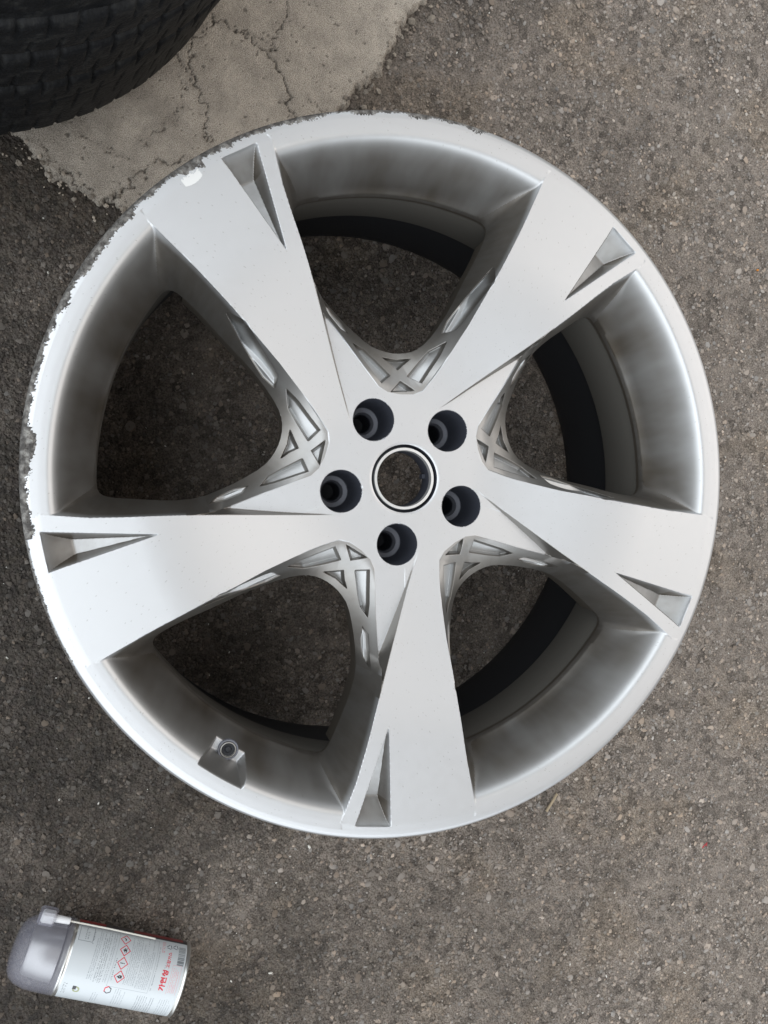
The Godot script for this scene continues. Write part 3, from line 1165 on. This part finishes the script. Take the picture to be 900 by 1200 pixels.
class Collector:
	var v := PackedVector3Array()
	var n := PackedVector3Array()
	var c := PackedColorArray()
	var idx := PackedInt32Array()
	var seen := {}
	func forget() -> void:
		seen = {}
	func add(id: int, p: Vector2, z: float, nrm: Vector3, rot: float, col: Color) -> void:
		var key := id if rot == 0.0 else id + 10000000
		if not seen.has(key):
			seen[key] = v.size()
			v.append(Vector3(p.x, z, p.y) * 0.27)
			n.append(nrm.rotated(Vector3.UP, -rot))
			c.append(col)
		idx.append(seen[key])
	func add_raw(id: int, p: Vector3, nrm: Vector3, col: Color) -> void:
		if not seen.has(id):
			seen[id] = v.size()
			v.append(p)
			n.append(nrm)
			c.append(col)
		idx.append(seen[id])
	func mesh() -> ArrayMesh:
		var a := []
		a.resize(Mesh.ARRAY_MAX)
		a[Mesh.ARRAY_VERTEX] = v
		a[Mesh.ARRAY_NORMAL] = n
		a[Mesh.ARRAY_COLOR] = c
		a[Mesh.ARRAY_INDEX] = idx
		var m := ArrayMesh.new()
		m.add_surface_from_arrays(Mesh.PRIMITIVE_TRIANGLES, a)
		return m

# ---------------------------------------------------------------- the tyre in the upper left corner
func make_tyre() -> void:
	var t := thing("tyre", "black tyre with worn ribbed tread leaning beside the concrete patch", "tyre", Vector3(-0.4247, 0.0, -0.600))
	var up := Vector3(0.2252, 1.0, 0.091).normalized()
	var x := Vector3.RIGHT.slide(up).normalized()
	t.basis = Basis(x, up, x.cross(up))
	var rt := 0.3145
	part("tread_base", lathe([Vector2(0.301, 0.088), Vector2(0.3070, 0.105), Vector2(0.3100, 0.13), Vector2(0.3105, 0.37), Vector2(0.310, 0.395), Vector2(0.302, 0.42)], 360), M.rubber, t)
	var spans := [[0.112, 0.1835], [0.1925, 0.2275], [0.2365, 0.2875], [0.2965, 0.3395], [0.3485, 0.392]]
	for k in spans.size():
		part("tread_rib", tyre_rib(spans[k][0], spans[k][1], rt - (0.0035 if k == 0 or k == 4 else 0.0), k), M.rubber, t)
	part("sidewall", lathe([Vector2(0.205, 0.075), Vector2(0.225, 0.074), Vector2(0.262, 0.071), Vector2(0.288, 0.076), Vector2(0.297, 0.0815), Vector2(0.301, 0.088)], 180), M.rubber, t)
	part("sidewall", lathe([Vector2(0.302, 0.42), Vector2(0.285, 0.433), Vector2(0.25, 0.438), Vector2(0.22, 0.432), Vector2(0.205, 0.425), Vector2(0.20, 0.40), Vector2(0.29, 0.38), Vector2(0.30, 0.25), Vector2(0.29, 0.11), Vector2(0.20, 0.10), Vector2(0.205, 0.075)], 180), M.rubber, t)

func tyre_rib(h0: float, h1: float, rt: float, k: int) -> ArrayMesh:
	var seg := 900
	var d := 0.0042
	var prof := [Vector2(rt - d, h0 - 0.0012), Vector2(rt - 0.0018, h0), Vector2(rt - 0.0003, h0 + 0.0016), Vector2(rt, h0 + 0.007), Vector2(rt + 0.0004, (h0 + h1) / 2), Vector2(rt, h1 - 0.007), Vector2(rt - 0.0003, h1 - 0.0016), Vector2(rt - 0.0018, h1), Vector2(rt - d, h1 + 0.0012)]
	if k == 0:
		prof[0] = Vector2(rt - 0.006, h0 - 0.014)
		prof[1] = Vector2(rt - 0.004, h0 - 0.004)
	var rows := prof.size()
	var v := PackedVector3Array()
	var wave := noise(FastNoiseLite.TYPE_SIMPLEX, 0.8, 50 + k, 2)
	for i in rows:
		for j in seg:
			var a := TAU * j / seg
			var r: float = prof[i].x
			var low: bool = i >= 1 and i <= 3
			var high: bool = i >= 5 and i <= 7
			# sipes: narrow cuts in from the groove, every third one wider and longer
			var m := (j + k * 3) % 9
			if (low or high) and m == (0 if low else 4):
				r -= 0.0030
			r += 0.0004 * wave.get_noise_2d(j * 0.05, i * 3.0)
			v.append(Vector3(r * cos(a), prof[i].y, r * sin(a)))
	var st := SurfaceTool.new()
	st.begin(Mesh.PRIMITIVE_TRIANGLES)
	for p in v:
		st.add_vertex(p)
	for i in rows - 1:
		for j in seg:
			var p := i * seg + j
			var q := i * seg + (j + 1) % seg
			for id in [p, q, p + seg, q, q + seg, p + seg]:
				st.add_index(id)
	st.generate_normals()
	return st.commit()

# ---------------------------------------------------------------- the spray can
const CAN_R := 0.0317
const CAN_L := 0.1087
const LABEL_W := 2048
const LABEL_H := 1120
var label_image: Image

func make_can() -> void:
	var dir := Vector3(0.939, 0, 0.345).normalized()
	var can := thing("spray_can", "white spray can with clear cap lying on its side, lower left", "spray can", Vector3(-0.2714, 0.0, 0.4396))
	# the can's axis is its local y, pointing from base to cap; label centre faces the camera
	var tilt := deg_to_rad(29.0)
	var img_up := Vector3(0.345, 0, -0.939).normalized()
	var face_dir := (Vector3.UP * cos(tilt) + img_up * sin(tilt)).normalized()
	var b := Basis(face_dir, -dir, face_dir.cross(-dir))
	can.basis = b
	can.position.y = CAN_R + 0.0012
	draw_label()
	var label := mat(Color.WHITE, 0.32)
	label.albedo_texture = ImageTexture.create_from_image(label_image)
	label.uv1_scale = Vector3(-1, 1, 1)
	label.uv1_offset = Vector3(0.5, 0, 0)
	label.clearcoat_enabled = true
	label.clearcoat = 0.4
	label.clearcoat_roughness = 0.2
	part("can_body", lathe([Vector2(CAN_R, -0.0025), Vector2(CAN_R, -CAN_L * 0.5), Vector2(CAN_R, -CAN_L + 0.003)], 128), label, can)
	var steel := mat(lin(0.72, 0.72, 0.70), 0.28, 0.9)
	part("base_rim", lathe([Vector2(CAN_R, -CAN_L + 0.003), Vector2(CAN_R - 0.0008, -CAN_L + 0.0024), Vector2(CAN_R + 0.0003, -CAN_L + 0.0014), Vector2(CAN_R + 0.0006, -CAN_L), Vector2(CAN_R - 0.0004, -CAN_L - 0.001), Vector2(CAN_R - 0.002, -CAN_L - 0.0006), Vector2(CAN_R - 0.003, -CAN_L + 0.002), Vector2(0.018, -CAN_L + 0.007), Vector2(0.0, -CAN_L + 0.009)], 96), steel, can)
	part("shoulder_rim", lathe([Vector2(0.0, 0.013), Vector2(0.010, 0.0125), Vector2(0.0115, 0.014), Vector2(0.0128, 0.0125), Vector2(0.0135, 0.009), Vector2(0.021, 0.0062), Vector2(0.0275, 0.0005), Vector2(0.0290, 0.0016), Vector2(0.0305, 0.0022), Vector2(0.0318, 0.0014), Vector2(0.0320, 0.0), Vector2(0.0312, -0.0014), Vector2(CAN_R, -0.0025)], 96), steel, can)
	var white := mat(lin(0.80, 0.81, 0.83), 0.45)
	part("valve_stem", lathe([Vector2(0.0, 0.030), Vector2(0.0055, 0.030), Vector2(0.0065, 0.0285), Vector2(0.0070, 0.018), Vector2(0.0055, 0.0135)], 32), mat(lin(0.42, 0.42, 0.44), 0.4), can)
	part("added_collar", lathe([Vector2(0.0075, 0.034), Vector2(0.0185, 0.0335), Vector2(0.0205, 0.031), Vector2(0.0225, 0.016), Vector2(0.0230, 0.006)], 48), mat(lin(0.62, 0.62, 0.63), 0.34, 0.75), can)  # added inside the cap to give it a bright middle
	var clear := mat(Color(0.60, 0.60, 0.65, 0.36), 0.3)
	clear.clearcoat_enabled = true
	clear.clearcoat = 1.0
	clear.clearcoat_roughness = 0.08
	clear.transparency = BaseMaterial3D.TRANSPARENCY_ALPHA
	var cap := part("clear_cap", lathe([Vector2(0.0318, -0.0005), Vector2(0.0320, 0.003), Vector2(0.0316, 0.018), Vector2(0.0308, 0.027), Vector2(0.0285, 0.0355), Vector2(0.0245, 0.0418), Vector2(0.0190, 0.0452), Vector2(0.012, 0.0468), Vector2(0.0, 0.0474)], 96), clear, can)
	# flip-up nozzle on the side of the cap, and the straw it holds along the can
	var local_up := b.inverse() * (Vector3.UP * 0.16 + img_up * 0.98).normalized()
	var side := Vector3(local_up.x, 0, local_up.z).normalized()
	var frame := Basis(side, Vector3.UP, side.cross(Vector3.UP))
	var shell := part("nozzle_housing", chamfered_box(Vector3(0.014, 0.016, 0.013), 0.0022), clear, cap)
	shell.transform = Transform3D(frame, side * 0.0355 + Vector3.UP * 0.0270)
	var noz := part("nozzle", chamfered_box(Vector3(0.0105, 0.012, 0.0085), 0.0016), white, cap)
	noz.transform = Transform3D(frame, side * 0.0352 + Vector3.UP * 0.0262)
	var spout := part("spout", lathe([Vector2(0.0, -0.0135), Vector2(0.0026, -0.0135), Vector2(0.0030, -0.0125), Vector2(0.0034, 0.0), Vector2(0.0034, 0.004)], 24), white, cap)
	spout.position = side * 0.0350 + Vector3.UP * 0.0200
	part("straw", tube([side * 0.0352 + Vector3.UP * 0.010, side * 0.0356 + Vector3.UP * -0.030, side * 0.0350 + Vector3.UP * -0.0735], 0.0008, 8), mat(lin(0.72, 0.70, 0.64), 0.4), can)

func px(x: float, y: float, w: float, h: float, c: Color) -> void:
	label_image.fill_rect(Rect2i(int(x), int(y), maxi(1, int(w)), maxi(1, int(h))), c)

func stroke(a: Vector2, b: Vector2, w: float, c: Color) -> void:
	var n := maxi(1, int(a.distance_to(b) / maxf(1.0, w * 0.35)))
	for i in n + 1:
		var p := a.lerp(b, float(i) / n)
		px(p.x - w / 2, p.y - w / 2, w, w, c)

func ring_stroke(at: Vector2, rx: float, ry: float, w: float, c: Color, from := 0.0, to := TAU) -> void:
	var n := 28
	for i in n:
		var t0 := lerpf(from, to, float(i) / n)
		var t1 := lerpf(from, to, float(i + 1) / n)
		stroke(at + Vector2(cos(t0) * rx, sin(t0) * ry), at + Vector2(cos(t1) * rx, sin(t1) * ry), w, c)

# Label coordinates of a spot on the visible side: a from cap to base, b from the upper to the lower outline in the picture, both 0 to 1.
func spot(a: float, b: float) -> Vector2:
	var s := clampf(1.0 - 2.0 * (0.065 + 0.935 * b), -0.98, 0.98)
	return Vector2(LABEL_W * (0.5 + asin(s) / TAU), LABEL_H * a)

func hangul(which: String, at: Vector2, s: float, w: float, c: Color) -> void:
	var l := func(x0: float, y0: float, x1: float, y1: float): stroke(at + Vector2(x0, y0) * s, at + Vector2(x1, y1) * s, w, c)
	match which:
		"ga":
			l.call(0.08, 0.2, 0.5, 0.2); l.call(0.5, 0.2, 0.12, 0.85); l.call(0.74, 0.05, 0.74, 0.97); l.call(0.74, 0.45, 0.97, 0.45)
		"yeon":
			ring_stroke(at + Vector2(0.3, 0.3) * s, 0.19 * s, 0.19 * s, w, c)
			l.call(0.8, 0.03, 0.8, 0.66); l.call(0.54, 0.22, 0.8, 0.22); l.call(0.54, 0.42, 0.8, 0.42); l.call(0.22, 0.66, 0.22, 0.93); l.call(0.22, 0.93, 0.85, 0.93)
		"seong":
			l.call(0.3, 0.06, 0.08, 0.5); l.call(0.3, 0.14, 0.5, 0.5); l.call(0.8, 0.03, 0.8, 0.58); l.call(0.55, 0.28, 0.8, 0.28)
			ring_stroke(at + Vector2(0.52, 0.78) * s, 0.24 * s, 0.17 * s, w, c)
		"go":
			l.call(0.15, 0.18, 0.8, 0.18); l.call(0.8, 0.18, 0.76, 0.55); l.call(0.46, 0.5, 0.46, 0.85); l.call(0.05, 0.87, 0.95, 0.87)
		"ap":
			ring_stroke(at + Vector2(0.3, 0.26) * s, 0.18 * s, 0.18 * s, w, c)
			l.call(0.74, 0.03, 0.74, 0.52); l.call(0.74, 0.26, 0.96, 0.26); l.call(0.22, 0.58, 0.22, 0.95); l.call(0.78, 0.58, 0.78, 0.95); l.call(0.22, 0.76, 0.78, 0.76); l.call(0.22, 0.95, 0.78, 0.95)
		"seu":
			l.call(0.48, 0.1, 0.15, 0.6); l.call(0.5, 0.2, 0.85, 0.6); l.call(0.05, 0.85, 0.95, 0.85)

# Small print, too fine in the photograph to read: rows of tiny strokes.
func small_print(a0: float, a1: float, b_left: float, b_right: float, rows: int, c: Color, g := 11.0) -> void:
	var x0 := spot(0, b_left).x
	var x1 := spot(0, b_right).x
	for i in rows:
		var y := LABEL_H * lerpf(a0, a1, (i + 0.5) / rows)
		var x := x0
		var stop := x1 - (rng.randf() * 0.35 * (x1 - x0) if rng.randf() < 0.3 else 0.0)
		while x < stop:
			if rng.randf() < 0.14:
				x += g * 0.7
				continue
			for k in 3:
				if rng.randf() < 0.5:
					px(x + rng.randf() * g * 0.2, y + rng.randf_range(-0.45, 0.35) * g, g * rng.randf_range(0.4, 0.75), 2, c)
				else:
					px(x + rng.randf() * g * 0.7, y - g * 0.45, 2, g * rng.randf_range(0.5, 0.9), c)
			x += g

func draw_label() -> void:
	label_image = Image.create(LABEL_W, LABEL_H, false, Image.FORMAT_RGBA8)
	var paper := Color8(200, 206, 210)
	label_image.fill(paper)
	var ink := Color8(74, 82, 92)
	var pale := Color8(122, 130, 138)
	var red := Color8(205, 44, 62)
	# the front of the can: dark and red, from just past the upper outline of the white panel
	var x_panel := spot(0, -0.005).x
	px(x_panel, 0, LABEL_W * 0.32, LABEL_H, Color8(52, 50, 56))
	px(x_panel + 34, 0, LABEL_W * 0.32, LABEL_H * 0.24, Color8(150, 30, 34))
	px(x_panel + 30, LABEL_H * 0.50, LABEL_W * 0.32, LABEL_H * 0.5, Color8(128, 30, 36))
	px(x_panel, LABEL_H * 0.965, LABEL_W * 0.32, LABEL_H * 0.04, Color8(40, 40, 44))
	# boxed mark near the cap
	var p := spot(0.085, 0.115)
	for e in [[-78, -70, 156, 3], [-78, 70, 156, 3], [-78, -70, 3, 140], [78, -70, 3, 143]]:
		px(p.x + e[0], p.y + e[1], e[2], e[3], ink)
	small_print(0.075, 0.115, 0.19, 0.05, 2, ink, 16.0)
	small_print(0.148, 0.165, 0.24, 0.03, 1, ink, 12.0)
	# text blocks
	small_print(0.185, 0.235, 0.70, 0.05, 3, pale)
	small_print(0.245, 0.315, 0.72, 0.05, 4, ink)
	small_print(0.325, 0.36, 0.70, 0.05, 2, pale)
	small_print(0.385, 0.405, 0.66, 0.36, 1, ink, 15.0)
	small_print(0.50, 0.60, 0.68, 0.05, 6, pale, 10.0)
	small_print(0.61, 0.72, 0.70, 0.03, 7, pale, 10.0)
	small_print(0.745, 0.765, 0.70, 0.10, 1, ink, 9.0)
	# rules round the blocks
	var xr0 := spot(0, 0.74).x
	var xr1 := spot(0, 0.02).x
	px(xr0, LABEL_H * 0.375, xr1 - xr0, 2, pale)
	px(xr0, LABEL_H * 0.735, xr1 - xr0, 2, pale)
	px(xr0, LABEL_H * 0.375, 2, LABEL_H * 0.36, pale)
	# hazard diamonds with their signs
	var diamonds := [[0.433, 0.094, 0], [0.447, 0.238, 1], [0.452, 0.413, 2], [0.458, 0.594, 3]]
	for d in diamonds:
		var c := spot(d[0], d[1])
		var h := 50.0
		for k in 4:
			var u := Vector2(0, -h).rotated(k * PI / 2)
			stroke(c + u, c + Vector2(0, -h).rotated((k + 1) * PI / 2), 6, red)
		var black := Color8(40, 38, 42)
		match d[2]:
			0:
				px(c.x - 12, c.y - 4, 22, 12, black); stroke(c + Vector2(6, -2), c + Vector2(18, -16), 6, black)
			1:
				px(c.x - 20, c.y + 8, 40, 8, black); px(c.x - 6, c.y - 18, 12, 26, black); px(c.x - 18, c.y - 8, 36, 8, black)
			2:
				stroke(c + Vector2(0, -20), c + Vector2(0, 6), 7, black); px(c.x - 4, c.y + 13, 8, 8, black)
			3:
				ring_stroke(c + Vector2(0, 4), 9, 11, 9, black); stroke(c + Vector2(0, -20), c + Vector2(-6, -4), 7, black); px(c.x - 15, c.y + 20, 30, 5, black)
	# red warning title and its box
	var s := 62.0
	var t := spot(0.845, 0.67)
	t.y -= s / 2
	for k in 3:
		hangul(["ga", "yeon", "seong"][k], t + Vector2(k * s * 0.98, 0), s * 0.92, 10.0, red)
	for k in 4:
		hangul(["go", "ap", "ga", "seu"][k], t + Vector2(3.1 * s + k * 37.0, 20), 34.0, 5.5, red)
	small_print(0.905, 0.965, 0.68, 0.36, 4, Color8(222, 120, 132), 11.0)
	small_print(0.82, 0.835, 0.60, 0.30, 1, Color8(120, 100, 110), 10.0)
	var bx0 := spot(0, 0.70).x
	var bx1 := spot(0, 0.31).x
	for y in [0.895, 0.975]:
		px(bx0, LABEL_H * y, bx1 - bx0, 2, Color8(222, 130, 140))
	px(bx1, LABEL_H * 0.895, 2, LABEL_H * 0.08, Color8(222, 130, 140))
	small_print(0.77, 0.80, 0.17, 0.02, 2, Color8(216, 70, 90), 15.0)
	# recycling triangles
	for d in [[0.838, 0.075], [0.895, 0.065]]:
		var c := spot(d[0], d[1])
		for k in 3:
			stroke(c + Vector2(0, -26).rotated(k * TAU / 3), c + Vector2(0, -26).rotated((k + 0.75) * TAU / 3), 6, ink)
	# bar code
	var c0 := spot(0.953, 0.30)
	var c1 := spot(0.953, 0.05)
	var x := c0.x
	while x < c1.x:
		var wd := rng.randi_range(2, 7)
		px(x, LABEL_H * 0.925, wd, LABEL_H * 0.062, Color8(60, 64, 70))
		x += wd + rng.randi_range(3, 7)
	# round mark, its caption, and the arrow mark lower down
	var q := spot(0.14, 0.857)
	ring_stroke(q, 26, 26, 14, Color8(150, 156, 120))
	px(q.x - 4, q.y - 36, 40, 34, Color8(48, 48, 52))
	small_print(0.02, 0.06, 0.93, 0.79, 2, Color8(60, 66, 72), 18.0)
	var o := spot(0.40, 0.79)
	for k in 6:
		if k < 4:
			stroke(o + Vector2(34, 0).rotated(k * PI / 3), o + Vector2(34, 0).rotated((k + 1) * PI / 3), 8, Color8(60, 62, 70))
		else:
			stroke(o + Vector2(34, 0).rotated(k * PI / 3), o + Vector2(34, 0).rotated((k + 1) * PI / 3), 10, red)
	small_print(0.46, 0.56, 0.96, 0.76, 5, pale, 10.0)
	small_print(0.28, 0.34, 0.97, 0.86, 3, pale, 10.0)
	small_print(0.66, 0.82, 0.99, 0.79, 8, ink, 9.0)
	small_print(0.86, 0.98, 0.99, 0.78, 6, pale, 9.0)

# ---------------------------------------------------------------- small things lying about
func make_debris() -> void:
	var straw_mat := mat(lin(0.34, 0.27, 0.18), 0.8)
	var tw := thing("twig", "short brown dry twig lying beside the lower right rim", "twig", Vector3(0.2402, 0.002, 0.3611))
	part("stem", tube([Vector3(-0.006, 0, 0.009), Vector3(-0.001, 0.001, 0.001), Vector3(0.007, 0.0005, -0.010)], 0.0016, 7), straw_mat, tw)
	var red := thing("red_thread", "tiny bent scrap of red thread on the asphalt, lower right", "thread", Vector3(0.4442, 0.001, 0.434))
	part("thread", tube([Vector3(-0.003, 0, 0.003), Vector3(0.0, 0.001, -0.001), Vector3(0.003, 0.0006, -0.003), Vector3(0.002, 0.0006, 0.001)], 0.0006, 6), mat(lin(0.45, 0.05, 0.06), 0.7), red)
	var orange := thing("orange_crumb", "tiny orange crumb on the asphalt near the right edge", "crumb", Vector3(0.512, 0.001, -0.2587))
	part("crumb", pebble(9, 7, 5), mat(lin(0.55, 0.20, 0.02), 0.7), orange).scale = Vector3(0.0016, 0.001, 0.0013)
	var crumbs := MultiMesh.new()
	crumbs.transform_format = MultiMesh.TRANSFORM_3D
	crumbs.use_colors = true
	crumbs.mesh = pebble(15, 8, 5)
	var lying := []
	while lying.size() < 260:
		var e := Vector2(rng.randf_range(-0.34, 0.13), rng.randf_range(-0.56, -0.23))
		var d := in_concrete(e)
		if d > -0.022 and d < 0.012 and rng.randf() < exp(-absf(d) * 120.0):
			lying.append(e)
	crumbs.instance_count = lying.size()
	for i in lying.size():
		var s := lerpf(0.0008, 0.0036, pow(rng.randf(), 3.0))
		var b := Basis.from_euler(Vector3(rng.randf(), rng.randf() * TAU, rng.randf())).scaled_local(Vector3(s * rng.randf_range(0.7, 1.4), s * 0.7, s))
		var up := 0.0005 if in_concrete(lying[i]) < -0.001 else 0.0058
		crumbs.set_instance_transform(i, Transform3D(b, Vector3(lying[i].x, up + s * 0.3, lying[i].y)))
		crumbs.set_instance_color(i, Color(0.36, 0.31, 0.255) * rng.randf_range(0.5, 1.15))
	var ci := MultiMeshInstance3D.new()
	ci.name = "concrete_crumbs"
	ci.multimesh = crumbs
	var cm := mat(Color.WHITE, 0.9)
	cm.vertex_color_use_as_albedo = true
	ci.material_override = cm
	add_child(ci, true)
	ci.set_meta("kind", "stuff")
	ci.set_meta("category", "rubble")
	ci.set_meta("label", "pale crumbs broken off along the edge of the concrete patch")
	var grit := MultiMesh.new()
	grit.transform_format = MultiMesh.TRANSFORM_3D
	grit.mesh = pebble(12, 6, 4)
	var spots := []
	while spots.size() < 280:
		var x := rng.randf_range(-0.42, 0.6)
		var z := rng.randf_range(-0.66, 0.75)
		if in_concrete(Vector2(x, z)) < 0.0:
			spots.append(Vector2(x, z))
	grit.instance_count = spots.size()
	for i in spots.size():
		var s := rng.randf_range(0.0004, 0.0011)
		if rng.randf() < 0.05:
			s *= 1.8
		var b := Basis.from_euler(Vector3(rng.randf(), rng.randf() * TAU, rng.randf())).scaled_local(Vector3(s * rng.randf_range(0.6, 2.2), s * 0.6, s))
		grit.set_instance_transform(i, Transform3D(b, Vector3(spots[i].x, ground_height(spots[i].x, spots[i].y) + 0.0006, spots[i].y)))
	var mi := MultiMeshInstance3D.new()
	mi.name = "white_specks"
	mi.multimesh = grit
	mi.material_override = mat(lin(0.62, 0.60, 0.55), 0.6)
	add_child(mi, true)
	mi.set_meta("kind", "stuff")
	mi.set_meta("category", "grit")
	mi.set_meta("label", "scattered white specks and crumbs lying on the asphalt")
